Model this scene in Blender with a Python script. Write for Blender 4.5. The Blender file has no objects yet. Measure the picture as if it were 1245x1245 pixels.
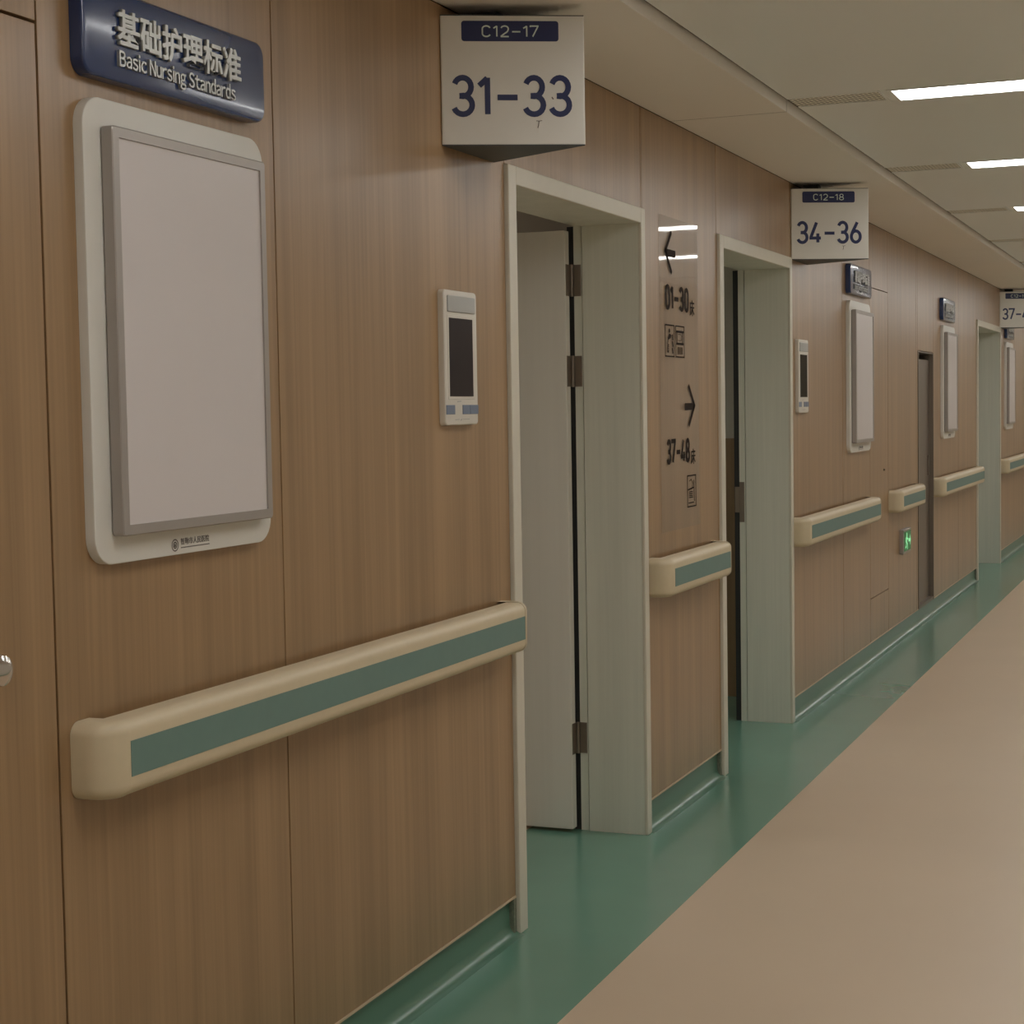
import bpy, bmesh, math, random
from mathutils import Vector, Matrix

random.seed(4)
scene = bpy.context.scene
COL = scene.collection
PI = math.pi

# ------------------------------------------------------------------ camera
YAW, PITCH, ROLL, FPX = 0.386559733, 0.0592808166, -0.0163720528, 2100.0
CAM = Vector((1.82226804, 0.0, 1.48414439))
fw = Vector((-math.sin(YAW) * math.cos(PITCH), math.cos(YAW) * math.cos(PITCH), -math.sin(PITCH)))
rt = fw.cross(Vector((0, 0, 1))).normalized()
up = rt.cross(fw)
r2 = rt * math.cos(ROLL) + up * math.sin(ROLL)
u2 = -rt * math.sin(ROLL) + up * math.cos(ROLL)
cd = bpy.data.cameras.new('camera')
cd.sensor_width = 36.0
cd.lens = 36.0 * FPX / 1245.0
cd.clip_start = 0.05
cam = bpy.data.objects.new('camera', cd)
COL.objects.link(cam)
m = Matrix((r2, u2, -fw)).transposed().to_4x4()
m.translation = CAM
cam.matrix_world = m
scene.camera = cam

# ------------------------------------------------------------------ world, exposure, lamp power
world = bpy.data.worlds.new('world')
scene.world = world
world.use_nodes = True
world.node_tree.nodes['Background'].inputs[0].default_value = (0.02, 0.02, 0.02, 1)
world.node_tree.nodes['Background'].inputs[1].default_value = 0.2
vs = scene.view_settings
vs.view_transform = 'Standard'
vs.look = 'None'
vs.gamma = 1.0
vs.use_curve_mapping = False
vs.exposure = 0.0
LAMP_POWER = 14.2
LAMP_COLOR = (1.0, 0.992, 0.972, 1)
WARD_FILL = 7.0  # strength of the unseen fill lamps added in the wards
scene.cycles.max_bounces = 10
scene.cycles.diffuse_bounces = 7

# corridor measures
W = 2.80            # corridor width
ZC = 2.51           # soffit height
ZM = 2.54           # middle ceiling height
Y0, Y1 = -4.0, 26.0

# ------------------------------------------------------------------ materials
def new_mat(name):
    m = bpy.data.materials.new(name)
    m.use_nodes = True
    nt = m.node_tree
    return m, nt, nt.nodes['Principled BSDF']

def setp(b, **k):
    names = {'rough': 'Roughness', 'metal': 'Metallic', 'spec': 'Specular IOR Level', 'coat': 'Coat Weight',
             'coatr': 'Coat Roughness', 'trans': 'Transmission Weight', 'ior': 'IOR', 'alpha': 'Alpha'}
    for a, v in k.items():
        b.inputs[names[a]].default_value = v

def simple(name, col, rough=0.5, metal=0.0, var=0.05, scale=14.0, bump=0.0, **k):
    """plain procedural surface: faint noise in colour and roughness"""
    m, nt, b = new_mat(name)
    tc = nt.nodes.new('ShaderNodeTexCoord')
    n = nt.nodes.new('ShaderNodeTexNoise')
    n.inputs['Scale'].default_value = scale
    n.inputs['Detail'].default_value = 4
    nt.links.new(tc.outputs['Object'], n.inputs['Vector'])
    mx = nt.nodes.new('ShaderNodeMix')
    mx.data_type = 'RGBA'
    mx.inputs[6].default_value = tuple(c * (1 - var) for c in col) + (1,)
    mx.inputs[7].default_value = tuple(min(1, c * (1 + var)) for c in col) + (1,)
    nt.links.new(n.outputs['Fac'], mx.inputs[0])
    nt.links.new(mx.outputs[2], b.inputs['Base Color'])
    setp(b, rough=rough, metal=metal, **k)
    if bump:
        bp = nt.nodes.new('ShaderNodeBump')
        bp.inputs['Strength'].default_value = bump
        bp.inputs['Distance'].default_value = 0.002
        nt.links.new(n.outputs['Fac'], bp.inputs['Height'])
        nt.links.new(bp.outputs[0], b.inputs['Normal'])
    return m

def grain(name, c1, c2, rough, sy=55.0, sz=1.1, rand=1.0, coat=0.0, coatr=0.2, spec=0.5, bump=0.04):
    """laminate with upright grain (streaks run along z)"""
    m, nt, b = new_mat(name)
    L = nt.links.new
    tc = nt.nodes.new('ShaderNodeTexCoord')
    oi = nt.nodes.new('ShaderNodeObjectInfo')
    mul = nt.nodes.new('ShaderNodeMath'); mul.operation = 'MULTIPLY'; mul.inputs[1].default_value = 7.0 * rand
    L(oi.outputs['Random'], mul.inputs[0])
    comb = nt.nodes.new('ShaderNodeCombineXYZ')
    L(mul.outputs[0], comb.inputs[0]); L(mul.outputs[0], comb.inputs[1]); L(mul.outputs[0], comb.inputs[2])
    add = nt.nodes.new('ShaderNodeVectorMath'); add.operation = 'ADD'
    L(tc.outputs['Object'], add.inputs[0]); L(comb.outputs[0], add.inputs[1])
    mp = nt.nodes.new('ShaderNodeMapping')
    mp.inputs['Scale'].default_value = (sy, sy, sz)
    L(add.outputs[0], mp.inputs['Vector'])
    n1 = nt.nodes.new('ShaderNodeTexNoise'); n1.inputs['Scale'].default_value = 1.0
    n1.inputs['Detail'].default_value = 5; n1.inputs['Roughness'].default_value = 0.6
    L(mp.outputs[0], n1.inputs['Vector'])
    mp2 = nt.nodes.new('ShaderNodeMapping')
    mp2.inputs['Scale'].default_value = (sy * .16, sy * .16, sz * .5)
    L(add.outputs[0], mp2.inputs['Vector'])
    n2 = nt.nodes.new('ShaderNodeTexNoise'); n2.inputs['Scale'].default_value = 1.0
    n2.inputs['Detail'].default_value = 3
    L(mp2.outputs[0], n2.inputs['Vector'])
    av = nt.nodes.new('ShaderNodeMath'); av.operation = 'ADD'
    L(n1.outputs['Fac'], av.inputs[0]); L(n2.outputs['Fac'], av.inputs[1])
    rg = nt.nodes.new('ShaderNodeMapRange')
    rg.inputs[1].default_value = 0.76; rg.inputs[2].default_value = 1.24
    L(av.outputs[0], rg.inputs[0])
    mx = nt.nodes.new('ShaderNodeMix'); mx.data_type = 'RGBA'
    mx.inputs[6].default_value = c1 + (1,); mx.inputs[7].default_value = c2 + (1,)
    L(rg.outputs[0], mx.inputs[0])
    L(mx.outputs[2], b.inputs['Base Color'])
    bp = nt.nodes.new('ShaderNodeBump'); bp.inputs['Strength'].default_value = bump
    bp.inputs['Distance'].default_value = 0.001
    L(n1.outputs['Fac'], bp.inputs['Height']); L(bp.outputs[0], b.inputs['Normal'])
    setp(b, rough=rough, coat=coat, coatr=coatr, spec=spec)
    return m

M = {}
M['wood'] = grain('wood_laminate', (0.275, 0.166, 0.080), (0.382, 0.238, 0.120), 0.36, sy=75, coat=0.35, coatr=0.28)
M['wood_edge'] = simple('panel_edge_strip', (0.62, 0.47, 0.33), 0.35)
M['jamb'] = grain('pale_laminate', (0.64, 0.645, 0.56), (0.71, 0.71, 0.62), 0.42, sy=70, sz=1.5)
M['casing'] = simple('cream_casing', (0.66, 0.62, 0.52), 0.38)
M['leaf'] = grain('door_leaf_laminate', (0.76, 0.74, 0.67), (0.80, 0.78, 0.71), 0.42, sy=40, sz=1.0)
M['backing'] = simple('dark_backing', (0.07, 0.05, 0.035), 0.8)
M['soffit'] = simple('soffit_paint', (0.90, 0.85, 0.785), 0.75, var=0.03, scale=1.4)
M['ceil'] = simple('ceiling_panel_paint', (0.89, 0.915, 0.90), 0.36, var=0.02, scale=0.9)
M['ceil_trim'] = simple('ceiling_trim', (0.62, 0.56, 0.46), 0.5)
M['plaster'] = simple('ward_wall_paint', (0.60, 0.55, 0.46), 0.8)
M['plaster_light'] = simple('pale_wall_paint', (0.70, 0.66, 0.58), 0.7)
M['cream'] = simple('cream_vinyl', (0.64, 0.54, 0.37), 0.42, var=0.04, scale=40, bump=0.08)
M['teal'] = simple('teal_vinyl', (0.145, 0.245, 0.22), 0.45, var=0.06, scale=30, bump=0.08)
M['green'] = simple('green_floor_vinyl', (0.14, 0.295, 0.222), 0.24, var=0.10, scale=2.2, coat=0.25, coatr=0.16)
M['skirt'] = simple('green_skirting_vinyl', (0.095, 0.205, 0.145), 0.30, var=0.08, scale=3, coat=0.2, coatr=0.2)
M['mottled'] = simple('mottled_grey_green_end_cap', (0.19, 0.20, 0.15), 0.5, var=0.6, scale=120)
M['beige'] = simple('beige_floor_vinyl', (0.60, 0.475, 0.345), 0.40, var=0.05, scale=1.6)
M['white'] = simple('white_plastic', (0.66, 0.62, 0.55), 0.35, var=0.02)
M['board'] = simple('noticeboard_backing', (0.71, 0.69, 0.64), 0.4, var=0.03)
M['paper'] = simple('blank_poster_sheet', (0.66, 0.61, 0.605), 0.35, var=0.03, scale=5, coat=0.3, coatr=0.15)
M['alu'] = simple('grey_aluminium', (0.42, 0.385, 0.36), 0.40, metal=0.5, var=0.05)
M['gap_shade'] = simple('black_gap_shade', (0.02, 0.02, 0.02), 0.6)  # black that stands in for shade inside narrow gaps
M['navy'] = simple('navy_gloss', (0.009, 0.034, 0.135), 0.26, var=0.05, coat=0.7, coatr=0.13)
M['navy_flat'] = simple('navy_print', (0.018, 0.026, 0.10), 0.4)
M['silver'] = simple('brushed_silver_letters', (0.42, 0.42, 0.40), 0.38, metal=0.6)
M['signwhite'] = simple('sign_white_enamel', (0.72, 0.695, 0.64), 0.34, var=0.03)
M['signdark'] = simple('sign_dark_cap', (0.055, 0.06, 0.065), 0.5)
M['print'] = simple('dark_brown_print', (0.025, 0.015, 0.011), 0.7, spec=0.1)
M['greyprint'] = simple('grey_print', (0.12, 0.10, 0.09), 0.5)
M['pale_print'] = simple('pale_print', (0.66, 0.76, 0.70), 0.5)
M['screen'] = simple('dark_screen', (0.016, 0.009, 0.011), 0.3, spec=0.15)
M['screen2'] = simple('dark_screen_brownish', (0.035, 0.028, 0.016), 0.6, spec=0.05)
M['greylid'] = simple('grey_plastic', (0.42, 0.42, 0.40), 0.45)
M['bluebtn'] = simple('blue_grey_plastic', (0.16, 0.20, 0.28), 0.35)
M['bronze'] = simple('dark_bronze_metal', (0.25, 0.205, 0.165), 0.42, metal=0.6)
M['chrome'] = simple('chrome', (0.62, 0.58, 0.55), 0.15, metal=1.0)

def steel():
    m, nt, b = new_mat('brushed_stainless_steel')
    L = nt.links.new
    tc = nt.nodes.new('ShaderNodeTexCoord')
    mp = nt.nodes.new('ShaderNodeMapping'); mp.inputs['Scale'].default_value = (90, 90, 2)
    L(tc.outputs['Object'], mp.inputs[0])
    n = nt.nodes.new('ShaderNodeTexNoise'); n.inputs['Scale'].default_value = 1; L(mp.outputs[0], n.inputs['Vector'])
    mx = nt.nodes.new('ShaderNodeMix'); mx.data_type = 'RGBA'
    mx.inputs[6].default_value = (0.20, 0.165, 0.135, 1); mx.inputs[7].default_value = (0.30, 0.255, 0.215, 1)
    L(n.outputs['Fac'], mx.inputs[0]); L(mx.outputs[2], b.inputs['Base Color'])
    setp(b, rough=0.42, metal=0.7)
    return m
M['steel'] = steel()

def perforated():
    m, nt, b = new_mat('perforated_sheet')
    L = nt.links.new
    tc = nt.nodes.new('ShaderNodeTexCoord')
    mp = nt.nodes.new('ShaderNodeMapping'); mp.inputs['Rotation'].default_value = (0, 0, PI / 4)
    mp.inputs['Scale'].default_value = (46, 46, 1)
    L(tc.outputs['Object'], mp.inputs[0])
    v = nt.nodes.new('ShaderNodeTexVoronoi'); v.voronoi_dimensions = '2D'; v.inputs['Randomness'].default_value = 0.0
    v.inputs['Scale'].default_value = 1.0
    L(mp.outputs[0], v.inputs['Vector'])
    r = nt.nodes.new('ShaderNodeMapRange'); r.inputs[1].default_value = 0.26; r.inputs[2].default_value = 0.34
    L(v.outputs['Distance'], r.inputs[0])
    mx = nt.nodes.new('ShaderNodeMix'); mx.data_type = 'RGBA'
    mx.inputs[6].default_value = (0.10, 0.095, 0.08, 1); mx.inputs[7].default_value = (0.84, 0.81, 0.71, 1)
    L(r.outputs[0], mx.inputs[0]); L(mx.outputs[2], b.inputs['Base Color'])
    setp(b, rough=0.45)
    return m
M['perf'] = perforated()

def emissive(name, col, s, base=0.8):
    m, nt, b = new_mat(name)
    b.inputs['Base Color'].default_value = (base, base, base, 1)
    b.inputs['Emission Color'].default_value = col
    b.inputs['Emission Strength'].default_value = s
    return m
M['lamp'] = emissive('lamp_diffuser', LAMP_COLOR, LAMP_POWER)
M['ward_fill'] = emissive('ward_fill_diffuser', LAMP_COLOR, WARD_FILL)  # glow of the added ward fill lamps
M['exit_green'] = emissive('exit_green_panel', (0.04, 0.22, 0.06, 1), 0.45, 0.03)
M['exit_bright'] = emissive('exit_bright_symbol', (0.30, 0.85, 0.38, 1), 0.85, 0.03)

def acrylic():
    m = bpy.data.materials.new('clear_acrylic')
    m.use_nodes = True
    nt = m.node_tree
    for n in list(nt.nodes):
        nt.nodes.remove(n)
    L = nt.links.new
    out = nt.nodes.new('ShaderNodeOutputMaterial')
    g = nt.nodes.new('ShaderNodeBsdfGlossy'); g.inputs['Roughness'].default_value = 0.035
    n = nt.nodes.new('ShaderNodeTexNoise'); n.inputs['Scale'].default_value = 6
    tc = nt.nodes.new('ShaderNodeTexCoord'); L(tc.outputs['Object'], n.inputs['Vector'])
    bp = nt.nodes.new('ShaderNodeBump'); bp.inputs['Strength'].default_value = 0.02; bp.inputs['Distance'].default_value = 0.01
    L(n.outputs['Fac'], bp.inputs['Height']); L(bp.outputs[0], g.inputs['Normal'])
    t = nt.nodes.new('ShaderNodeBsdfTransparent'); t.inputs[0].default_value = (0.98, 0.98, 0.98, 1)
    f = nt.nodes.new('ShaderNodeFresnel'); f.inputs['IOR'].default_value = 1.49
    mx = nt.nodes.new('ShaderNodeMixShader')
    ge = nt.nodes.new('ShaderNodeNewGeometry')
    inv = nt.nodes.new('ShaderNodeMath'); inv.operation = 'SUBTRACT'; inv.inputs[0].default_value = 1.0
    L(ge.outputs['Backfacing'], inv.inputs[1])
    mu = nt.nodes.new('ShaderNodeMath'); mu.operation = 'MULTIPLY'
    L(f.outputs[0], mu.inputs[0]); L(inv.outputs[0], mu.inputs[1])
    L(mu.outputs[0], mx.inputs[0]); L(t.outputs[0], mx.inputs[1]); L(g.outputs[0], mx.inputs[2])
    L(mx.outputs[0], out.inputs[0])
    return m
M['acrylic'] = acrylic()

# ------------------------------------------------------------------ helpers
def empty(name, loc=(0, 0, 0)):
    o = bpy.data.objects.new(name, None)
    o.empty_display_size = 0.1
    COL.objects.link(o)
    o.location = loc
    return o

def tag(o, label=None, cat=None, group=None, kind=None):
    if label: o['label'] = label
    if cat: o['category'] = cat
    if group: o['group'] = group
    if kind: o['kind'] = kind
    return o

def rootloc(p):
    v = Vector((0, 0, 0))
    while p is not None:
        v += Vector(p.location)
        p = p.parent
    return v

def obj(name, bm, mat, parent=None, label=None, smooth=False, loc=None):
    """bm is given in world coordinates; stored relative to the parent"""
    me = bpy.data.meshes.new(name)
    base = rootloc(parent)
    if loc is not None:
        base = base + Vector(loc)
    bmesh.ops.translate(bm, verts=bm.verts, vec=-base)
    bmesh.ops.recalc_face_normals(bm, faces=bm.faces)
    bm.to_mesh(me); bm.free()
    me.materials.append(M[mat] if isinstance(mat, str) else mat)
    if smooth:
        for p in me.polygons: p.use_smooth = True
        me.set_sharp_from_angle(angle=math.radians(38))
    o = bpy.data.objects.new(name, me)
    COL.objects.link(o)
    if parent is not None:
        o.parent = parent
        if loc is not None: o.location = loc
    elif loc is not None:
        o.location = loc
    if label: o['label'] = label
    return o

def box(bm, x0, x1, y0, y1, z0, z1, bev=0.0):
    vs_ = [bm.verts.new(p) for p in ((x0, y0, z0), (x1, y0, z0), (x1, y1, z0), (x0, y1, z0),
                                     (x0, y0, z1), (x1, y0, z1), (x1, y1, z1), (x0, y1, z1))]
    fs = [(0, 3, 2, 1), (4, 5, 6, 7), (0, 1, 5, 4), (1, 2, 6, 5), (2, 3, 7, 6), (3, 0, 4, 7)]
    ff = [bm.faces.new([vs_[i] for i in f]) for f in fs]
    if bev:
        es = list({e for f in ff for e in f.edges})
        bmesh.ops.bevel(bm, geom=es, offset=bev, segments=2, profile=0.5, affect='EDGES')
    return bm

def B(*a, **k):
    return box(bmesh.new(), *a, **k)

def rr_pts(y0, y1, z0, z1, r, n=7):
    pts = []
    for cy, cz, a0 in ((y1 - r, z1 - r, 0), (y0 + r, z1 - r, 90), (y0 + r, z0 + r, 180), (y1 - r, z0 + r, 270)):
        for i in range(n + 1):
            a = math.radians(a0 + 90 * i / n)
            pts.append((cy + r * math.cos(a), cz + r * math.sin(a)))
    return pts

def rr(bm, y0, y1, z0, z1, r, x0, x1, bev=0.0, hole=None, n=7):
    """rounded rectangle in the yz plane from x0 (back) to x1 (front), rounded front edge"""
    pts = rr_pts(y0, y1, z0, z1, r, n)
    rings = [(x0, 0.0)]
    if bev:
        for k in range(4):
            a = PI / 2 * k / 3
            rings.append((x1 - bev + bev * math.sin(a), bev * (1 - math.cos(a))))
    else:
        rings.append((x1, 0.0))
    loops = []
    for x, ins in rings:
        loops.append([bm.verts.new((x, p[0], p[1])) for p in
                      rr_pts(y0 + ins, y1 - ins, z0 + ins, z1 - ins, max(r - ins, 0.0008), n)])
    k = len(pts)
    for a, b in zip(loops[:-1], loops[1:]):
        for i in range(k):
            bm.faces.new((a[i], a[(i + 1) % k], b[(i + 1) % k], b[i]))
    bm.faces.new(loops[0][::-1]); bm.faces.new(loops[-1])
    return bm

def sweep_y(bm, prof, y0, y1, cap=True):
    """closed or open profile [(x,z)] pushed along y"""
    a = [bm.verts.new((p[0], y0, p[1])) for p in prof]
    b = [bm.verts.new((p[0], y1, p[1])) for p in prof]
    k = len(prof)
    for i in range(k):
        j = (i + 1) % k
        bm.faces.new((a[i], a[j], b[j], b[i]))
    if cap:
        bm.faces.new(a[::-1]); bm.faces.new(b)
    return bm

def prism(bm, poly, z0, z1):
    a = [bm.verts.new((p[0], p[1], z0)) for p in poly]
    b = [bm.verts.new((p[0], p[1], z1)) for p in poly]
    k = len(poly)
    for i in range(k):
        j = (i + 1) % k
        bm.faces.new((a[i], a[j], b[j], b[i]))
    bm.faces.new(a[::-1]); bm.faces.new(b)
    return bm

def cyl_x(bm, y, z, r, x0, x1, n=20, r1=None):
    r1 = r if r1 is None else r1
    a = [bm.verts.new((x0, y + r * math.cos(2 * PI * i / n), z + r * math.sin(2 * PI * i / n))) for i in range(n)]
    b = [bm.verts.new((x1, y + r1 * math.cos(2 * PI * i / n), z + r1 * math.sin(2 * PI * i / n))) for i in range(n)]
    for i in range(n):
        j = (i + 1) % n
        bm.faces.new((a[i], a[j], b[j], b[i]))
    bm.faces.new(a[::-1]); bm.faces.new(b)
    return bm

# flat figures live in a local (s, t) plane: origin O, right direction D (horizontal), up = z, out = normal
class Plane:
    def __init__(self, origin, d):
        self.o = Vector(origin); self.d = Vector(d).normalized(); self.n = self.d.cross(Vector((0, 0, 1)))
    def p(self, s, t, h=0.0):
        return self.o + self.d * s + Vector((0, 0, t)) + self.n * h

def poly_plate(bm, pl, pts, h0, h1):
    a = [bm.verts.new(pl.p(s, t, h0)) for s, t in pts]
    b = [bm.verts.new(pl.p(s, t, h1)) for s, t in pts]
    k = len(pts)
    for i in range(k):
        j = (i + 1) % k
        bm.faces.new((a[i], a[j], b[j], b[i]))
    bm.faces.new(a[::-1]); bm.faces.new(b)

def stroke(bm, pl, pts, w, h0, h1):
    for (s0, t0), (s1, t1) in zip(pts[:-1], pts[1:]):
        d = Vector((s1 - s0, t1 - t0)); L = d.length or 1e-6; d /= L
        nn = Vector((-d.y, d.x)) * w / 2; e = d * w * .35
        poly_plate(bm, pl, [(s0 - e.x + nn.x, t0 - e.y + nn.y), (s0 - e.x - nn.x, t0 - e.y - nn.y),
                            (s1 + e.x - nn.x, t1 + e.y - nn.y), (s1 + e.x + nn.x, t1 + e.y + nn.y)], h0, h1)

def text_bm(body, pl, s0, s1, t0, t1, h0, h1, offset=0.0, space=1.0):
    """lettering fitted to the box s0..s1, t0..t1 of a plane, from height h0 to h1"""
    cu = bpy.data.curves.new('lettering', 'FONT')
    cu.body = body; cu.size = 1.0; cu.offset = offset; cu.resolution_u = 4
    cu.space_character = space
    cu.extrude = 0.5
    to = bpy.data.objects.new('lettering', cu)
    COL.objects.link(to)
    dg = bpy.context.evaluated_depsgraph_get()
    me = bpy.data.meshes.new_from_object(to.evaluated_get(dg))
    bm = bmesh.new(); bm.from_mesh(me)
    bpy.data.objects.remove(to); bpy.data.meshes.remove(me); bpy.data.curves.remove(cu)
    if not bm.verts: return bm
    xs = [v.co.x for v in bm.verts]; ys = [v.co.y for v in bm.verts]
    ax, bx, ay, by = min(xs), max(xs), min(ys), max(ys)
    for v in bm.verts:
        s = s0 + (v.co.x - ax) / (bx - ax) * (s1 - s0)
        t = t0 + (v.co.y - ay) / max(by - ay, 1e-6) * (t1 - t0)
        h = h1 if v.co.z > 0 else h0
        v.co = pl.p(s, t, h)
    bmesh.ops.remove_doubles(bm, verts=bm.verts, dist=1e-6)
    return bm

def glyph_mesh(ch):
    cu = bpy.data.curves.new('lettering', 'FONT'); cu.body = ch; cu.size = 1.0; cu.resolution_u = 3; cu.extrude = 0.5; cu.offset = 0.016
    to = bpy.data.objects.new('lettering', cu); COL.objects.link(to)
    me = bpy.data.meshes.new_from_object(to.evaluated_get(bpy.context.evaluated_depsgraph_get()))
    vs_ = [tuple(v.co) for v in me.vertices]; fs = [tuple(p.vertices) for p in me.polygons]
    bpy.data.objects.remove(to); bpy.data.meshes.remove(me); bpy.data.curves.remove(cu)
    return vs_, fs

def latin_bm(body, pl, s0, s1, t0, t1, h0, h1, gap=.055, space=.24, bold=0.0):
    """sans-serif Latin lettering fitted to a box"""
    allv, allf, x = [], [], 0.0
    for ch in body:
        if ch == ' ': x += space; continue
        vs_, fs = glyph_mesh(chr(ord(ch) + 0xFEE0))
        ax = min(v[0] for v in vs_); bx = max(v[0] for v in vs_); o = len(allv)
        cx = (ax + bx) / 2
        allv += [(x + v[0] - ax, v[1], v[2]) for v in vs_]; allf += [tuple(i + o for i in f) for f in fs]
        x += bx - ax + (gap if ch not in 'rt' else gap - .045)
    ay = min(v[1] for v in allv); by = max(v[1] for v in allv); W_ = max(v[0] for v in allv)
    bm = bmesh.new()
    V = [bm.verts.new(pl.p(s0 + v[0] / W_ * (s1 - s0), t0 + (v[1] - ay) / (by - ay) * (t1 - t0), h1 if v[2] > 0 else h0)) for v in allv]
    for f in allf:
        try: bm.faces.new([V[i] for i in f])
        except ValueError: pass
    bmesh.ops.remove_doubles(bm, verts=bm.verts, dist=1e-6)
    return bm

def arc(cx, cy, rx, ry, a0, a1, n=14):
    return [(cx + rx * math.cos(math.radians(a0 + (a1 - a0) * i / n)), cy + ry * math.sin(math.radians(a0 + (a1 - a0) * i / n))) for i in range(n + 1)]
# centre lines of plain technical numerals; cap height 1, advance given with each
GLYPH = {
    '0': (.60, [[(.05, .30)] + arc(.30, .27, .25, .27, 180, 360) + arc(.30, .73, .25, .27, 0, 180) + [(.05, .30)]]),
    '1': (.34, [[(.02, .78), (.25, .985)], [(.25, 1.0), (.25, 0.0)]]),
    '2': (.60, [arc(.30, .74, .245, .26, 165, 0) + arc(.10, .74, .445, .50, 0, -35, 5)[1:] + [(.045, .03)], [(.02, 0.0), (.57, 0.0)]]),
    '3': (.60, [arc(.29, .745, .235, .255, 160, -88) + [(.20, .50)], [(.20, .50)] + arc(.29, .255, .26, .255, 85, -160)]),
    '4': (.62, [[(.36, 1.0), (.04, .26), (.04, .22), (.60, .22)], [(.43, .45), (.43, 0.0)]]),
    '6': (.60, [[(.38, 1.0), (.09, .46)], arc(.30, .28, .25, .28, 0, 360, 24)]),
    '7': (.56, [[(.02, .90), (.02, 1.0), (.53, 1.0), (.53, .97), (.17, 0.0)]]),
    '8': (.60, [arc(.30, .75, .215, .25, 0, 360, 20), arc(.30, .25, .255, .25, 0, 360, 22)]),
    '9': (.60, [[(.22, 0.0), (.51, .54)], arc(.30, .72, .25, .28, 0, 360, 24)]),
    'C': (.64, [arc(.32, .72, .265, .28, 20, 180) + arc(.32, .28, .265, .28, 180, 340)]),
    '-': (.66, [[(.06, .46), (.62, .46)]]),
}
def ribbon(bm, pl, pts, w, h0, h1):
    """mitred flat band along a polyline"""
    P = [Vector(p) for p in pts]
    Q = [P[0]]
    for p in P[1:]:
        if (p - Q[-1]).length > 1e-5: Q.append(p)
    closed = (Q[0] - Q[-1]).length < 1e-4
    if closed: Q = Q[:-1]
    n = len(Q); rows = []
    for i in range(n):
        a = Q[i - 1] if (closed or i > 0) else None
        b = Q[(i + 1) % n] if (closed or i < n - 1) else None
        d1 = (Q[i] - a).normalized() if a is not None else (b - Q[i]).normalized()
        d2 = (b - Q[i]).normalized() if b is not None else d1
        t = (d1 + d2).normalized() if (d1 + d2).length > 1e-6 else d1
        nn = Vector((-t.y, t.x)); k = min(1.0 / max(nn.dot(Vector((-d1.y, d1.x))), .45), 2.0)
        rows.append([Q[i] + nn * w / 2 * k, Q[i] - nn * w / 2 * k])
    V = [[bm.verts.new(pl.p(r.x, r.y, h)) for r in row for h in (h0, h1)] for row in rows]
    rng = range(n if closed else n - 1)
    for i in rng:
        A, C_ = V[i], V[(i + 1) % n]
        for q, r in ((1, 3), (3, 2), (2, 0), (0, 1)):
            bm.faces.new((A[q], A[r], C_[r], C_[q]))
    if not closed:
        bm.faces.new((V[0][0], V[0][1], V[0][3], V[0][2])); bm.faces.new((V[-1][0], V[-1][2], V[-1][3], V[-1][1]))

def digits_bm(body, pl, s0, s1, t0, t1, h0, h1, wt=.135, gap=.13):
    """numerals fitted to a box; wt = stroke width over height"""
    tot = sum(GLYPH[c][0] for c in body) + gap * (len(body) - 1)
    H = t1 - t0; w = wt * H; kx = (s1 - s0 - w) / tot; ky = H - w
    bm = bmesh.new(); x = 0.0
    for c in body:
        adv, paths = GLYPH[c]
        for j, pth in enumerate(paths):
            ribbon(bm, pl, [(s0 + w / 2 + (x + p[0]) * kx, t0 + w / 2 + p[1] * ky) for p in pth], w, h0, h1 + j * .00004)
        x += adv + gap
    return bm

# ------------------------------------------------------------------ setting: floor
fl = obj('floor', B(0.36, W - 0.36, Y0, Y1, -0.06, 0.0), 'beige'); tag(fl, 'beige vinyl corridor floor between green margins', kind='structure')
bm = bmesh.new(); box(bm, -0.42, 0.36, Y0, Y1, -0.06, 0.0)
obj('floor_margin', bm, 'green', fl, 'green vinyl floor margin along the panelled wall')
bm = bmesh.new(); box(bm, W - 0.36, W + 0.1, Y0, Y1, -0.06, 0.0)
obj('floor_margin', bm, 'green', fl, 'green vinyl floor margin along the opposite wall')

# ------------------------------------------------------------------ setting: left wall with doors
# door openings (outer casing y0, y1)
DOORS = [(4.462, 5.700), (6.668, 7.928), (14.69, 16.375)]
ZD = 2.162
CW = 0.058   # casing face width
wall = bmesh.new()
segs = [(Y0, DOORS[0][0] + .03), (DOORS[0][1] - .03, DOORS[1][0] + .03), (DOORS[1][1] - .03, 11.64), (12.32, DOORS[2][0] + .03), (DOORS[2][1] - .03, Y1)]
for a, b in segs:
    box(wall, -0.20, -0.0195, a, b, 0.0, 2.6)
for a, b in DOORS:
    box(wall, -0.20, -0.0195, a + .03, b - .03, ZD - .03, 2.6)
box(wall, -0.20, -0.0195, 11.64, 12.32, 1.83, 2.6)
box(wall, -0.20, -0.0195, 11.64, 12.32, 0.0, 0.10)
box(wall, -0.20, -0.10, 11.64, 12.32, 0.10, 1.83)
wl = obj('wall_left', wall, 'backing')
tag(wl, 'wall clad in wood laminate panels with open ward doors', kind='structure')

G = 0.0021
ZB = 0.112
def panel(y0, y1, z0, z1, label=None, strip=True):
    p = obj('wood_panel', B(-0.018, 0.0, y0 + G, y1 - G, z0 + (G if z0 > ZB else 0), z1 - G, bev=0.0009), 'wood', wl, label)
    if abs(z0 - ZB) < 1e-6 and strip:
        obj('edge_strip', B(-0.0175, 0.0022, y0 + G, y1 - G, ZB - 0.006, ZB), 'wood_edge', p)
    return p
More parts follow.
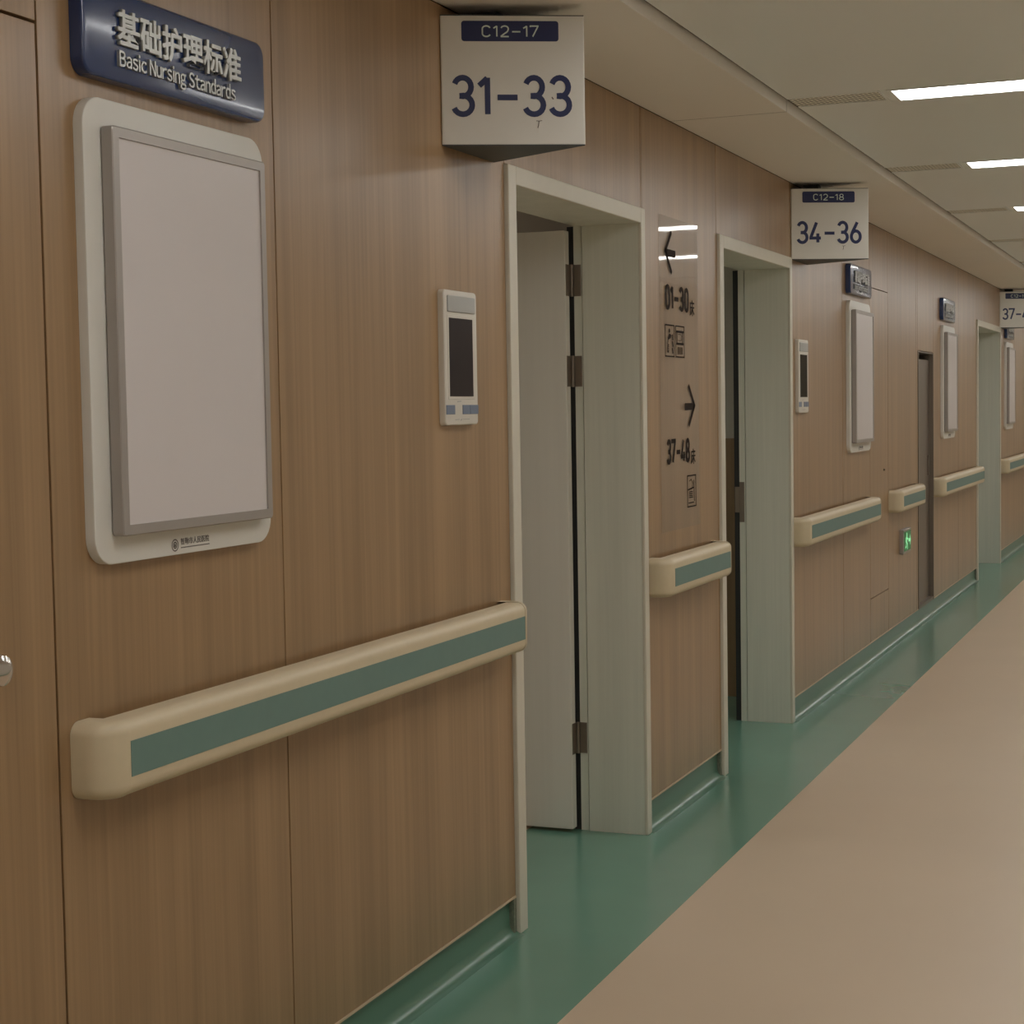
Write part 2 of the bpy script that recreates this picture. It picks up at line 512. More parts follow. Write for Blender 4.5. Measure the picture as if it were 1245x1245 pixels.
# seams read from the photograph
for a, b in ((-4.0, -2.9), (-2.9, -1.65), (-1.65, -0.4), (-0.4, 0.8), (0.8, 1.5)):
    panel(a, b, ZB, ZC)
panel(1.5, 2.41, 2.141, ZC, 'transom panel above the flush door')
panel(2.41, 3.19, ZB, ZC)
panel(3.19, 4.460, ZB, ZC)
panel(4.460, 5.688, ZD, ZC)
panel(5.70, 6.652, ZB, ZC)
panel(5.688, 5.70, ZD, ZC)
panel(6.652, 7.928, ZD, ZC)
panel(6.652, 6.668, ZB, ZD)
panel(7.93, 9.14, ZB, ZC)
panel(9.14, 9.92, ZB, ZC)
panel(9.92, 10.51, 2.146, ZC, 'square access panel near the ceiling')
panel(9.92, 10.51, 0.362, 2.146)
panel(9.92, 10.51, ZB, 0.362, 'low access panel above the skirting')
panel(10.51, 11.575, ZB, ZC)
panel(11.575, 11.64, ZB, ZC)
panel(11.64, 12.32, 1.83, ZC, 'panel above the steel recess')
panel(12.32, 13.60, ZB, ZC)
panel(13.60, 14.69, ZB, ZC)
panel(14.69, 16.375, ZD, ZC)
yy = 16.375
for w_ in (1.25, .78, 1.25, 1.2, 1.25, 1.2, 1.25, 1.445):
    panel(yy, yy + w_, ZB, ZC); yy += w_
# flush door (only its edge is in the picture)
d0 = empty('door_0', (0, 1.95, 0)); tag(d0, 'flush wood door at the left edge with a round metal knob', kind='structure')
lf = obj('door_leaf', B(-0.018, 0.0, 1.5 + G, 2.41 - G * 1.6, 0.012, 2.141 - .003, bev=0.0012), 'wood', d0)
bm = bmesh.new(); cyl_x(bm, 2.205, 1.085, 0.030, 0.0, 0.005, 28); cyl_x(bm, 2.205, 1.085, 0.011, 0.005, 0.030, 20)
obj('knob_rose', bm, 'chrome', lf, smooth=True)
bm = bmesh.new()
prof = [(0.028, .010), (0.034, .021), (0.044, .0265), (0.054, .024), (0.060, .014), (0.062, .005)]
n = 26; rings = [[bm.verts.new((x, 2.205 + r * math.cos(2 * PI * i / n), 1.085 + r * math.sin(2 * PI * i / n))) for i in range(n)] for x, r in prof]
for a, b in zip(rings[:-1], rings[1:]):
    for i in range(n): bm.faces.new((a[i], a[(i + 1) % n], b[(i + 1) % n], b[i]))
bm.faces.new(rings[0][::-1]); bm.faces.new(rings[-1])
obj('knob', bm, 'chrome', lf, smooth=True)

# coved skirting
def skirting(y0, y1, name='baseboard_left', X=-0.014, sgn=1):
    R_ = 0.034
    prof = [(X - .008, 0.0), (X - .008, ZB - .003), (X, ZB - .003), (X, R_)]
    for i in range(1, 9):
        a = PI / 2 * i / 8
        prof.append((X + R_ * (1 - math.cos(a)), R_ * (1 - math.sin(a)) + 0.0012))
    prof.append((X + R_ + .003, 0.0))
    if sgn < 0: prof = [(W - x, z) for x, z in prof]
    o = obj(name, sweep_y(bmesh.new(), prof, y0, y1), 'skirt', smooth=True)
    return tag(o, kind='structure')
sk = []
for a, b, l in ((Y0, 1.5, 'green coved skirting before the flush door'), (2.41, DOORS[0][0] + .004, 'green coved skirting below the large notice board'),
             (DOORS[0][1] - .004, DOORS[1][0] + .004, 'green coved skirting between the two open doors'),
             (DOORS[1][1] - .004, DOORS[2][0] + .004, 'long green coved skirting beyond the second open door'),
             (DOORS[2][1] - .004, Y1, 'green coved skirting beyond the farthest door')):
    tag(skirting(a, b), l)
tag(skirting(Y0, Y1, 'baseboard_right', sgn=-1), 'green coved skirting of the opposite wall')

# ------------------------------------------------------------------ doors
def casing_set(root, a, b):
    p = 0.012
    obj('skirting_end_cap', B(-0.0155, 0.001, a - .020, a - .0008, 0.0, ZB - .008, bev=.001), 'mottled', root)
    bk = -0.0195
    l = obj('side_casing', B(-0.205, p, a, a + CW, 0.0, ZD, bev=0.003), 'casing', root)
    r = obj('side_casing', B(-0.0, p, b - 0.045, b, 0.0, ZD, bev=0.003), 'casing', root)
    obj('side_casing_return', B(-0.03, -0.0005, b - 0.043, b - 0.001, 0.0, ZD - .002), 'casing', r)
    h = obj('header_casing', B(-0.0, p, a + CW, b - 0.045, ZD - 0.052, ZD, bev=0.003), 'casing', root)
    obj('jamb_liner', B(-0.204, -0.0, b - 0.0445, b - 0.02, 0.0, ZD - 0.04), 'jamb', root)
    obj('header_liner', B(-0.204, -0.0, a + CW, b - 0.045, ZD - 0.052 + .0008, ZD - 0.012), 'jamb', root)
    # inner steel frame
    obj('inner_frame', B(-0.236, -0.2075, b - 0.040, b + .02, 0.0, ZD), 'jamb', root)
    obj('inner_frame', B(-0.236, -0.2055, a - .02, a + CW - .006, 0.0, ZD), 'jamb', root)
    obj('inner_frame_head', B(-0.236, -0.2075, a + CW - .006, b - 0.040, ZD - 0.048, ZD), 'jamb', root)
    obj('leaf_gap_shade', B(-0.262, -0.2365, b - 0.034, b + .02, 0.0, ZD - .05), 'gap_shade', root)  # black strip painted in as the shade between leaf and frame

def hinge(parent, x, y, z0, z1):
    h = obj('hinge', B(-0.2355, -0.2105, y - 0.0025, y + 0.0005, z0, z1), 'bronze', parent)
    bm = bmesh.new(); n = 12
    prism(bm, [(x + .0065 * math.cos(2 * PI * i / n), y - .006 + .0065 * math.sin(2 * PI * i / n)) for i in range(n)], z0 - .001, z1 + .001)
    box(bm, -0.2515, -0.2470, y - .046, y - .010, z0, z1)
    obj('hinge_knuckle', bm, 'bronze', parent, smooth=True)

d1 = empty('door_1', (0, 5.08, 0)); tag(d1, 'nearest open ward door with cream casing and a pale leaf swung inward', kind='structure')
casing_set(d1, *DOORS[0])
yh = DOORS[0][1] - 0.040
leaf = obj('door_leaf', B(-1.33, -0.2495, yh - 0.052, yh - 0.010, 0.012, 2.095, bev=0.002), 'leaf', d1)
for z0, z1 in ((1.872, 1.980), (1.560, 1.666), (0.275, 0.383)):
    hinge(leaf, -0.2425, yh, z0, z1)
# lever handle near the free edge of the leaf
bm = bmesh.new(); box(bm, -1.27, -1.225, yh - .060, yh - .052, .92, 1.12, bev=.002); box(bm, -1.255, -1.24, yh - .10, yh - .06, 1.03, 1.045)
box(bm, -1.255, -1.13, yh - .112, yh - .098, 1.028, 1.047, bev=.004)
obj('door_handle', bm, 'chrome', leaf)

d2 = empty('door_2', (0, 7.3, 0)); tag(d2, 'second open ward door with cream casing and dark latch plate', kind='structure')
casing_set(d2, *DOORS[1])
ys = DOORS[1][1] - 0.040
bm = bmesh.new(); box(bm, -0.2355, -0.2135, ys - .003, ys + .001, 0.94, 1.128); 
obj('latch_plate', bm, 'bronze', d2)
bm = bmesh.new(); box(bm, -0.258, -0.236, ys - .003, ys + .003, 0.985, 1.105, bev=.001)
obj('latch_lip', bm, 'bronze', d2)
l2 = obj('door_leaf', B(-1.36, -0.268, DOORS[1][0] + CW, DOORS[1][0] + CW + .042, 0.012, 2.095, bev=0.002), 'leaf', d2)
d3 = empty('door_3', (0, 15.5, 0)); tag(d3, 'farthest wide doorway with cream casing below the third hanging sign', kind='structure')
casing_set(d3, *DOORS[2])

# ward rooms behind the doors
def ward(y0, y1, label, floor_mat):
    bm = bmesh.new(); D = -4.2
    box(bm, D, -0.262, y0 - .08, y0, 0.0, 2.6)
    box(bm, D, -0.20, y1, y1 + .08, 0.0, 2.6)
    box(bm, D - .08, D, y0 - .08, y1 + .08, 0.0, 2.6)
    o = obj('wall_ward', bm, 'plaster'); tag(o, 'painted walls of the dim room behind ' + label, kind='structure')
    obj('wainscot', B(D, -0.268, y1 - .018, y1 - .0005, 0.0, 1.32, bev=.001), 'wood', o)
    obj('wainscot', B(D, -0.268, y0 + .0005, y0 + .018, 0.11, 1.32, bev=.001), 'wood', o)
    obj('wainscot', B(D + .0005, D + .018, y0 + .02, y1 - .02, 0.11, 1.32, bev=.001), 'wood', o)
    c = obj('ceiling_ward', B(D, -0.20, y0, y1, 2.45, 2.52), 'soffit'); tag(c, 'plain ceiling of the dim room behind ' + label, kind='structure')
    lt = empty('ceiling_light', (-2.2, (y0 + y1) / 2, 2.44)); tag(lt, 'added square fill lamp, unseen, inside the dim room behind ' + label, 'ceiling light')  # fill lamp added out of view to brighten the room and leaf
    obj('light_frame', B(-2.55, -1.85, (y0 + y1) / 2 - .35, (y0 + y1) / 2 + .35, 2.43, 2.449, bev=.004), 'casing', lt)
    obj('diffuser', B(-2.52, -1.88, (y0 + y1) / 2 - .32, (y0 + y1) / 2 + .32, 2.426, 2.431), 'ward_fill', lt)
    f = obj('floor_ward', B(D, -0.42, y0, y1, -0.06, 0.0), floor_mat); tag(f, 'vinyl floor of the dim room behind ' + label, kind='structure')
ward(4.30, 6.35, 'the nearest open door', 'beige')
ward(6.45, 8.56, 'the second open door', 'green')
ward(14.3, 17.3, 'the farthest doorway', 'green')

# ------------------------------------------------------------------ opposite wall and ends (outside the picture)
wr = obj('wall_right', B(W, W + 0.15, Y0, Y1, 0.0, 2.6), 'plaster_light'); tag(wr, 'pale painted opposite corridor wall', kind='structure')
we = obj('wall_far', B(-0.2, W + .15, Y1, Y1 + .1, 0, 2.6), 'plaster'); tag(we, 'painted end wall of the corridor', kind='structure')
we = obj('wall_near', B(-0.2, W + .15, Y0 - .1, Y0, 0, 2.6), 'plaster'); tag(we, 'painted wall behind the viewer', kind='structure')

# ------------------------------------------------------------------ ceiling
PER = 1.925; LY0 = 6.065; LW = 0.222; LX0, LX1 = 0.790, 2.010
lamps = [LY0 + PER * k for k in range(-5, 11) if Y0 + .3 < LY0 + PER * k < Y1 - .4]
SX = 0.425
bm = bmesh.new(); box(bm, -0.2, W + .15, Y0, Y1, 2.66, 2.74)
ce = obj('ceiling', bm, 'backing'); tag(ce, 'white corridor ceiling with lowered side soffits', kind='structure')
for sx0, sx1 in ((0.0, SX), (W - SX, W)):
    ys_ = [Y0, 0.05, 6.05, 12.05, 18.05, Y1]
    for a, b in zip(ys_[:-1], ys_[1:]):
        obj('soffit_board', B(sx0, sx1, a + .0045, b - .0045, ZC, ZC + .15, bev=.0015), 'soffit', ce)
mx0, mx1 = SX + .018, W - SX - .018
for sx0, sx1 in ((0.002, SX - .002), (W - SX + .002, W - .002)):
    for y in (0.05, 6.05, 12.05, 18.05):
        obj('soffit_joint', B(sx0, sx1, y - .0045, y + .0045, ZC + .0012, ZC + .1), 'backing', ce)
for y in (mx0 - .018, mx1):
    obj('shadow_gap', B(y + .0005, y + .0175, Y0, Y1, ZM + .012, ZM + .03), 'backing', ce)
edges = [Y0] + [v for y in lamps for v in (y - LW / 2, y + LW / 2)] + [Y1]
for a, b in zip(edges[0::2], edges[1::2]):
    obj('ceiling_panel', B(mx0, mx1, a + .0015, b - .0015, ZM, ZM + .03, bev=.001), 'ceil', ce)
for y in lamps:
    for a, b in ((mx0, LX0 - .034), (LX1 + .034, mx1)):
        obj('perforated_strip', B(a, b, y - .085, y + .085, ZM + .003, ZM + .02), 'perf', ce)
        obj('strip_border', B(a, b, y - LW / 2 + .001, y - .086, ZM, ZM + .02), 'ceil', ce)
        obj('strip_border', B(a, b, y + .086, y + LW / 2 - .001, ZM, ZM + .02), 'ceil', ce)

def lamp(y, label):
    t = empty('ceiling_light', ((LX0 + LX1) / 2, y, ZM))
    tag(t, label, 'ceiling light', 'recessed strip lights across the corridor ceiling')
    bm = bmesh.new(); f = .013; z0, z1 = ZM - .003, ZM + .05
    y0, y1 = y - LW / 2 + .001, y + LW / 2 - .001
    for q0, q1, dz in ((LX0 - .032, LX0 - .024, 0), (LX0 - .024, LX0 - .004, .004), (LX0 - .004, LX0 + f, 0), (LX1 - f, LX1 + .004, 0), (LX1 + .004, LX1 + .024, .004), (LX1 + .024, LX1 + .032, 0)):
        box(bm, q0, q1, y0, y1, z0 + dz, z1)
    box(bm, LX0 + f, LX1 - f, y0, y0 + f, z0, z1); box(bm, LX0 + f, LX1 - f, y1 - f, y1, z0, z1)
    obj('light_frame', bm, 'ceil', t)
    obj('diffuser', B(LX0 + f, LX1 - f, y0 + f, y1 - f, ZM + .002, ZM + .012), 'lamp', t)
    return t
for k, y in enumerate(lamps):
    if abs(y - LY0) < .1: l = 'large bright strip light nearest the viewer, first beside the perforated strip'
    elif abs(y - LY0 - PER) < .1: l = 'middle of the three bright ceiling strip lights in view'
    elif abs(y - LY0 - 2 * PER) < .1: l = 'smallest and farthest bright ceiling strip light at the right edge'
    else: l = 'recessed ceiling strip light outside the picture frame'
    lamp(y, l)

# ------------------------------------------------------------------ handrails
HZ0, HZ1, HX = 0.822, 0.957, 0.083
def rail_prof(g=0.0, x0=0.028):
    r = 0.024; pts = []
    pts.append((x0, HZ0 - g)); 
    for cx, cz, a0 in ((HX + g - r, HZ0 - g + r, -90), (HX + g - r, HZ1 + g - r, 0)):
        for i in range(7):
            a = math.radians(a0 + 90 * i / 6); pts.append((cx + r * math.cos(a), cz + r * math.sin(a)))
    pts.append((x0, HZ1 + g))
    return pts
def handrail(y0, y1, label, parts=True):
    t = empty('handrail', (0, (y0 + y1) / 2, HZ0))
    tag(t, label, 'handrail', 'cream handrails with teal stripes along the wood wall')
    c = 0.055
    obj('rail', sweep_y(bmesh.new(), rail_prof(), y0 + c, y1 - c), 'cream', t, smooth=True)
    obj('stripe', B(HX - .002, HX + .0009, y0 + c + .0035, y1 - c - .003, .8575, .9205), 'teal', t)
    for s, yc in ((-1, y0 + c), (1, y1 - c)):
        bm = bmesh.new(); pr = rail_prof(0.0007); x0 = 0.028; loops = []
        for i in range(11):
            a = PI / 2 * i / 10
            loops.append([bm.verts.new((x0 + (px - x0) * math.cos(a), yc + s * (px - x0) * math.sin(a), pz)) for px, pz in pr])
        loops.append([bm.verts.new((0.0005, yc + s * (px - x0), pz)) for px, pz in pr])
        k = len(pr)
        for A, C_ in zip(loops[:-1], loops[1:]):
            for i in range(k - 1):
                try: bm.faces.new((A[i], A[i + 1], C_[i + 1], C_[i]))
                except ValueError: pass
        bmesh.ops.remove_doubles(bm, verts=bm.verts, dist=1e-5)
        obj('end_cap', bm, 'cream', t, smooth=True)
    nb = max(2, int((y1 - y0) / .8) + 1)
    for i in range(nb):
        y = y0 + .14 + (y1 - y0 - .28) * i / (nb - 1)
        obj('bracket', B(0.0005, 0.029, y - .03, y + .03, .86, .92), 'cream', t)
    return t
handrail(2.441, 4.412, 'longest cream handrail with teal stripe, nearest, below the large notice board')
handrail(5.716, 6.578, 'short cream handrail with teal stripe between the two open doors')
handrail(7.932, 9.852, 'cream handrail with teal stripe just beyond the second open door')
handrail(10.52, 11.47, 'shortest cream handrail with teal stripe above the green exit sign')
handrail(12.33, 14.60, 'cream handrail with teal stripe reaching the farthest doorway')
handrail(16.39, 18.4, 'cream handrail with teal stripe at the right edge past the farthest doorway')

# ------------------------------------------------------------------ notice boards and plaques
def noticeboard(y0, label, emblem=True):
    t = empty('notice_board', (0, y0 + .3, 1.225)); tag(t, label, 'notice board', 'white notice boards in grey frames on the wood wall')
    y1 = y0 + .606
    bd = obj('backing_board', rr(bmesh.new(), y0, y1, 1.222, 2.038, .05, 0.0005, .0205, bev=.002), 'board', t, smooth=True)
    a, b, c, d = y0 + .049, y0 + .571, 1.272, 1.989
    obj('gap_shade', B(.0205, .0235, a + .004, b - .004, c + .004, d - .004), 'gap_shade', t)  # black plate gives the gap behind the frame its shadow
    bm = bmesh.new(); f = .019; x0, x1 = .0235, .0465
    ring_o = rr_pts(a, b, c, d, .006, 3); ring_i = rr_pts(a + f, b - f, c + f, d - f, .0015, 3)
    rings = []
    for x, rg in ((x0, ring_o), (x1 - .002, ring_o), (x1, rr_pts(a + .002, b - .002, c + .002, d - .002, .005, 3)), (x1, ring_i), (x1 - .004, ring_i), (x0, ring_i)):
        rings.append([bm.verts.new((x, p[0], p[1])) for p in rg])
    k = len(ring_o)
    for A, C_ in zip(rings, rings[1:] + rings[:1]):
        for i in range(k): bm.faces.new((A[i], A[(i + 1) % k], C_[(i + 1) % k], C_[i]))
    obj('frame', bm, 'alu', t)
    obj('blank_sheet', B(x0 + .001, x1 - .0035, a + f - .001, b - f + .001, c + f - .001, d - f + .001), 'paper', t, 'blank greyish white sheet')
    pl = Plane((.0206, 0, 0), (0, 1, 0))
    if emblem:
        bm = bmesh.new(); cy, cz = y0 + .2475, 1.2405; n = 24
        for r0, r1 in ((.0118, .0095), (.0068, .0042)):
            for i in range(n):
                a0, a1 = 2 * PI * i / n, 2 * PI * (i + 1) / n
                vs4 = [bm.verts.new(pl.p(cy + r * math.cos(q), cz + r * math.sin(q), .0004)) for r, q in ((r0, a0), (r0, a1), (r1, a1), (r1, a0))]
                bm.faces.new(vs4)
        poly_plate(bm, pl, [(cy - .003, cz - .003), (cy + .003, cz - .003), (cy + .002, cz + .0025), (cy - .002, cz + .0025)], 0, .0004)
        obj('emblem', bm, 'greyprint', bd)
        obj('lettering', text_bm('智勤市人民医院', pl, y0 + .267, y0 + .366, 1.2395, 1.2525, 0, .0004, offset=.012), 'greyprint', bd)
        bm = bmesh.new(); yq = y0 + .268
        rnd = random.Random(2)
        while yq < y0 + .363:
            w_ = rnd.uniform(.002, .006); poly_plate(bm, pl, [(yq, 1.2335), (yq + w_, 1.2335), (yq + w_, 1.2355), (yq, 1.2355)], 0, .0004); yq += w_ + .0012
        obj('small_print', bm, 'greyprint', bd)
    return t
noticeboard(2.502, 'large blank notice board in grey frame nearest the viewer')
noticeboard(9.232, 'narrow-looking blank notice board beyond the sign numbered 34-36')
noticeboard(12.665, 'blank notice board beside the steel recess')
noticeboard(16.70, 'blank notice board at the right edge under the sign starting 37', emblem=False)

def plaque(y0, label):
    t = empty('title_plaque', (0, y0 + .3, 2.08)); tag(t, label, 'sign', 'navy blue title plaques above the notice boards')
    y1 = y0 + .612; z0, z1 = 2.072, 2.232
    bm = bmesh.new()
    rr(bm, y0, y1, z0, z1, .030, .0005, .028, bev=.005)
    b = obj('plaque_body', bm, 'navy', t, smooth=True)
    pl = Plane((.028, 0, 0), (0, 1, 0))
    # perspective-free layout measured on the plate
    obj('raised_lettering', text_bm('基础护理标准', pl, y0 + .092, y0 + .508, 2.134, 2.199, -.001, .008, offset=.020), 'silver', t, 'raised silver Chinese characters')
    obj('raised_lettering', latin_bm('Basic Nursing Standards', pl, y0 + .098, y0 + .488, 2.090, 2.129, -.001, .006), 'silver', t, 'raised silver English words')
    return t
plaque(2.500, 'large navy plaque reading Basic Nursing Standards at the top left')
plaque(9.225, 'shiny dark plaque above the second notice board, beyond the 34-36 sign')
plaque(12.62, 'small navy plaque above the notice board beside the steel recess')
plaque(16.72, 'dark plaque half hidden below the sign starting with 37')

# ------------------------------------------------------------------ projecting room signs
def room_sign(y0, code, beds, label, scuff=True, xo=0.33, dy=.172):
    t = empty('room_sign', (0, y0 + dy, 2.155)); tag(t, label, 'sign', 'three-sided room signs projecting from the wall')
    z0, z1 = 2.155, 2.483
    tri = [(0.0008, y0), (xo, y0 + dy), (0.0008, y0 + 2 * dy)]
    e = .004
    bm = prism(bmesh.new(), tri, z0 + .003, z1 - .003)
    es = [ed for ed in bm.edges if abs(ed.verts[0].co.z - ed.verts[1].co.z) > .1]
    bmesh.ops.bevel(bm, geom=es, offset=.006, segments=3, profile=.5, affect='EDGES')
    obj('sign_body', bm, 'signwhite', t)
    c = Vector((xo / 3, y0 + dy))
    tri2 = [tuple(c + (Vector(p) - c) * .985) for p in tri]
    tri2 = [(max(p[0], .0008), p[1]) for p in tri2]
    obj('end_plate', prism(bmesh.new(), tri2, z0, z0 + .003), 'signdark', t, 'dark underside plate')
    obj('end_plate', prism(bmesh.new(), tri2, z1 - .003, z1), 'signdark', t, 'dark top plate')
    # brackets up to the soffit
    obj('ceiling_bracket', B(.03, .10, y0 + dy - .03, y0 + dy + .03, z1, ZC), 'signdark', t)
    for f in (0, 1):
        if f == 0: o, d = (0.0008, y0, 0), (xo, dy, 0)
        else: o, d = (xo, y0 + dy, 0), (-xo, dy, 0)
        pl = Plane(o, d); L = math.hypot(xo, dy)
        bm = bmesh.new(); poly_plate(bm, pl, rr_pts(.150 * L, .815 * L, 2.4165, 2.4675, .007, 4), 0, .0006)
        pill = obj('code_label', bm, 'navy_flat', t, 'navy label with the room code')
        obj('code_lettering', digits_bm(code, pl, .283 * L, .682 * L, 2.4265, 2.4565, .0006, .001, wt=.12, gap=.14), 'pale_print', pill)
        obj('number_lettering', digits_bm(beds, pl, .062 * L, .915 * L, 2.2265, 2.3325, 0, .0006), 'navy_flat', t, 'navy bed numbers')
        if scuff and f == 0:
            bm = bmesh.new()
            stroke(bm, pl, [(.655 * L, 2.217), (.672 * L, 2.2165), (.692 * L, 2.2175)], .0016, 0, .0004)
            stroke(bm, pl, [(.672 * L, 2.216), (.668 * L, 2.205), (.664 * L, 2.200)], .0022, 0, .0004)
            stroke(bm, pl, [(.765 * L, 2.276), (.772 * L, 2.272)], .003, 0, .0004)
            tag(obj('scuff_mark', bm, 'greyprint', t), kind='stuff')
    return t
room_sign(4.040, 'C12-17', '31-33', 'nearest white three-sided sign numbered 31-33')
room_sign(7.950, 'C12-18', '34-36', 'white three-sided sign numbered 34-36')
room_sign(16.335, 'C12-19', '37-48', 'farthest white three-sided sign, number starting 37, cut by the right edge', scuff=False)

# ------------------------------------------------------------------ intercom door panels
def intercom(y0, label, scr='screen'):
    t = empty('bedside_display', (0, y0 + .1, 1.445)); tag(t, label, 'display', 'slim white door displays')
    obj('body', rr(bmesh.new(), y0, y0 + .208, 1.446, 1.791, .012, .0005, .018, bev=.004), 'white', t, smooth=True)
    obj('top_flap', rr(bmesh.new(), y0 + .018, y0 + .192, 1.735, 1.777, .004, .017, .0215, bev=.002), 'greylid', t, smooth=True)
    obj('screen_bezel', rr(bmesh.new(), y0 + .018, y0 + .188, 1.512, 1.728, .003, .017, .0192, bev=.001), 'white', t)
    obj('screen', B(.0185, .0199, y0 + .026, y0 + .175, 1.520, 1.720), scr, t, 'dark switched-off screen')
    b = obj('button', B(.0175, .0197, y0 + .003, y0 + .056, 1.474, 1.498, bev=.0008), 'bluebtn', t)
    obj('button', B(.0175, .0197, y0 + .106, y0 + .152, 1.474, 1.498, bev=.0008), 'bluebtn', t)
    obj('button', B(.0175, .0197, y0 + .154, y0 + .207, 1.474, 1.498, bev=.0008), 'bluebtn', t)
    pl = Plane((.018, 0, 0), (0, 1, 0)); bm = bmesh.new()
    stroke(bm, pl, [(y0 + .075, 1.5065), (y0 + .098, 1.5075)], .0022, 0, .0004)
    stroke(bm, pl, [(y0 + .060, 1.460), (y0 + .085, 1.461)], .0016, 0, .0004)
    stroke(bm, pl, [(y0 + .095, 1.459), (y0 + .101, 1.4615)], .0022, 0, .0004)
    stroke(bm, pl, [(y0 + .110, 1.461), (y0 + .150, 1.461)], .0014, 0, .0004)
    tag(obj('faint_print', bm, 'greylid', t), kind='stuff')
    return t
intercom(3.999, 'slim white wall display beside the nearest open door')
intercom(8.022, 'slim white wall display between the second open door and second notice board', 'screen2')

# ------------------------------------------------------------------ wayfinding sheet between the doors
t = empty('direction_sign', (0, 6.12, 1.04)); tag(t, 'clear glossy wayfinding sheet with arrows 01-30 and 37-48 between the open doors', 'sign')
pl = Plane((.0034, 0, 0), (0, 1, 0))
ac = obj('clear_sheet', B(.0006, .0034, 5.882, 6.372, 1.035, 2.165), 'acrylic', t)
w_ = .024
def arrow(cy, cz, s):
    bm = bmesh.new()
    stroke(bm, pl, [(cy + s * .072, cz + .070), (cy, cz), (cy + s * .072, cz - .070)], .017, .0002, .0008)
    stroke(bm, pl, [(cy + s * .018, cz - .004), (cy + s * .115, cz - .004)], .026, .0002, .0008)
    return bm
obj('arrow', arrow(5.958, 2.040, 1), 'print', t, 'dark arrow pointing left')
obj('arrow', arrow(6.312, 1.488, -1), 'print', t, 'dark arrow pointing right')
obj('lettering', digits_bm('01-30', pl, 5.950, 6.252, 1.832, 1.924, .0002, .0008, wt=.17, gap=.20), 'print', t, 'dark numbers 01-30')
obj('lettering', text_bm('床', pl, 6.262, 6.322, 1.822, 1.882, .0002, .0008, offset=.012), 'print', t)
obj('lettering', digits_bm('37-48', pl, 5.948, 6.248, 1.276, 1.368, .0002, .0008, wt=.17, gap=.20), 'print', t, 'dark numbers 37-48')
obj('lettering', text_bm('床', pl, 6.258, 6.318, 1.268, 1.326, .0002, .0008, offset=.012), 'print', t)
def frame_strokes(bm, a, b, c, d, w=.0045):
    stroke(bm, pl, [(a, c), (b, c), (b, d), (a, d), (a, c)], w, .0002, .0008)
bm = bmesh.new(); a, b, c, d = 5.946, 6.056, 1.666, 1.778
frame_strokes(bm, a, b, c, d)
poly_plate(bm, pl, [(a + .052 + .008 * math.cos(q * PI / 5), d - .020 + .008 * math.sin(q * PI / 5)) for q in range(10)], .0002, .0008)
poly_plate(bm, pl, [(a + .036, d - .044), (a + .052, d - .030), (a + .072, d - .034), (a + .066, d - .046), (a + .044, d - .052)], .0002, .0008)
stroke(bm, pl, [(a + .036, d - .046), (a + .030, d - .066), (a + .036, d - .072)], .006, .0002, .0008)
stroke(bm, pl, [(a + .030, d - .074), (a + .028, c + .016), (a + .040, c + .016)], .006, .0002, .0008)
for q in range(4): stroke(bm, pl, [(a + .036, c + .022 + q * .006), (a + .046, c + .022 + q * .006)], .003, .0002, .0008)
for q in range(3): stroke(bm, pl, [(a + .088, d - .036 - q * .024), (a + .092, d - .050 - q * .024)], .010, .0002, .0008)
obj('pictogram', bm, 'print', t, 'square pictogram of a person')
bm = bmesh.new(); a, b = 6.076, 6.184
frame_strokes(bm, a, b, c, d)
stroke(bm, pl, [(a + .010, d - .020), (b - .010, d - .020)], .008, .0002, .0008)
stroke(bm, pl, [(a + .016, d - .022), (a + .016, d - .060)], .006, .0002, .0008)
stroke(bm, pl, [(b - .020, d - .022), (b - .020, d - .060)], .007, .0002, .0008)
stroke(bm, pl, [(a + .032, d - .030), (b - .038, d - .030), (b - .038, d - .052), (a + .032, d - .052)], .002, .0002, .0008)
stroke(bm, pl, [(a + .012, d - .064), (b - .012, d - .064)], .008, .0002, .0008)
for q in range(5): stroke(bm, pl, [(a + .030 + q * .013, c + .012), (a + .030 + q * .013, c + .034)], .006, .0002, .0008)
obj('pictogram', bm, 'print', t, 'square pictogram with a barred box')
bm = bmesh.new(); a, b, c, d = 6.208, 6.320, 1.110, 1.226
frame_strokes(bm, a, b, c, d)
stroke(bm, pl, [(a + .03, d - .02), (a + .05, d - .014), (a + .07, d - .03), (a + .06, d - .05), (a + .02, d - .052)], .003, .0002, .0008)
stroke(bm, pl, [(a + .01, d - .052), (b - .03, d - .046)], .005, .0002, .0008)
stroke(bm, pl, [(b - .028, d - .02), (b - .022, c + .02)], .005, .0002, .0008)
for q in range(4): stroke(bm, pl, [(a + .024, c + .034 + q * .007), (b - .045, c + .034 + q * .007)], .0035, .0002, .0008)
stroke(bm, pl, [(a + .016, c + .014), (b - .03, c + .014)], .004, .0002, .0008)
obj('pictogram', bm, 'print', t, 'square pictogram with a curved outline')

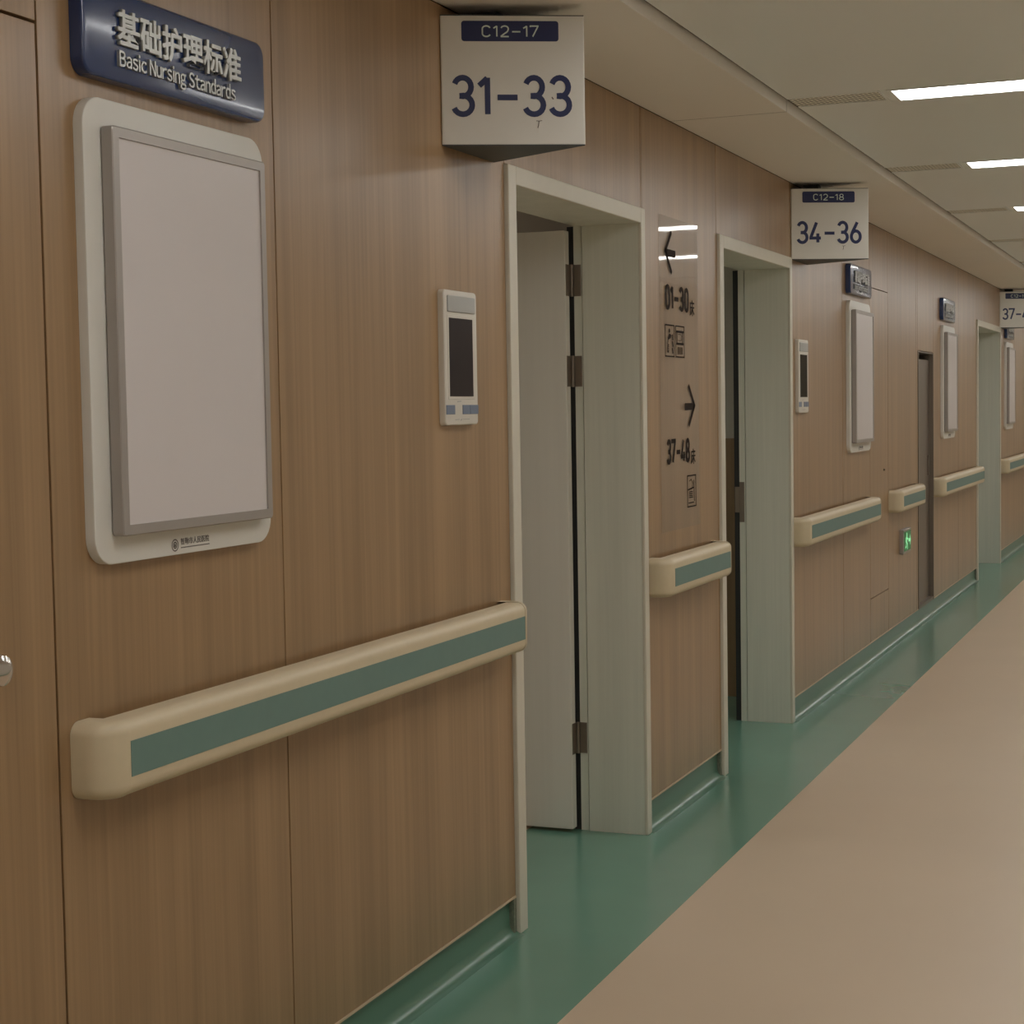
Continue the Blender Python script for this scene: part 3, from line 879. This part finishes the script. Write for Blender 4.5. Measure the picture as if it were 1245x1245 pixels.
# ------------------------------------------------------------------ low exit sign
t = empty('exit_sign', (0, 11.03, .54)); tag(t, 'small glowing green running-man exit sign low under the shortest handrail', 'exit sign')
obj('housing', rr(bmesh.new(), 10.905, 11.195, .537, .690, .006, .0005, .026, bev=.003), 'alu', t)
pan = obj('green_panel', B(.0255, .0275, 10.93, 11.175, .553, .676), 'exit_green', t)
pe = Plane((.0276, 0, 0), (0, 1, 0)); bm = bmesh.new()
c0, z_ = 11.02, .615
poly_plate(bm, pe, [(c0 + .002 + .013 * math.cos(q * PI / 6), z_ + .042 + .010 * math.sin(q * PI / 6)) for q in range(12)], 0, .0008)
stroke(bm, pe, [(c0, z_ + .028), (c0 - .012, z_ - .004)], .024, 0, .0008)
stroke(bm, pe, [(c0 + .002, z_ + .022), (c0 + .030, z_ + .008), (c0 + .046, z_ + .014)], .009, 0, .0008)
stroke(bm, pe, [(c0 - .004, z_ + .024), (c0 - .034, z_ + .016), (c0 - .044, z_ - .004)], .009, 0, .0008)
stroke(bm, pe, [(c0 - .010, z_ - .006), (c0 + .018, z_ - .022), (c0 + .020, z_ - .050)], .012, 0, .0008)
stroke(bm, pe, [(c0 - .014, z_ - .006), (c0 - .024, z_ - .034), (c0 - .052, z_ - .040)], .012, 0, .0008)
obj('running_figure', bm, 'exit_bright', pan)
bm = bmesh.new()
stroke(bm, pe, [(11.085, z_), (11.150, z_)], .020, 0, .0008)
poly_plate(bm, pe, [(11.135, z_ - .034), (11.166, z_), (11.135, z_ + .034)], 0, .0008)
obj('arrow', bm, 'exit_bright', pan)

# ------------------------------------------------------------------ steel recess
t = empty('steel_cabinet', (0, 11.98, .1)); tag(t, 'tall recessed stainless steel panel behind the exit sign', 'cabinet')
bm = bmesh.new(); f = .022
box(bm, -.10, .004, 11.641, 11.641 + f, .105, 1.828); box(bm, -.10, .004, 12.319 - f, 12.319, .105, 1.828)
box(bm, -.10, .002, 11.641 + f, 12.319 - f, 1.828 - .008, 1.828); box(bm, -.10, .002, 11.641 + f, 12.319 - f, .105, .105 + f)
obj('frame', bm, 'steel', t)
dl = obj('door', B(-.040, -.028, 11.641 + f, 12.319 - f, .105 + f, 1.828 - f - .028), 'steel', t)
obj('pull', B(-.028, -.018, 12.24, 12.262, .98, 1.12, bev=.002), 'steel', dl)

# small screw in the wall
t = obj('wall_screw', cyl_x(bmesh.new(), 10.35, 1.09, .007, .0004, .010, 12, r1=.005), 'bronze', loc=(0, 10.35, 1.09), smooth=True)
tag(t, 'tiny dark screw head in the wood wall above the handrail gap', 'screw')
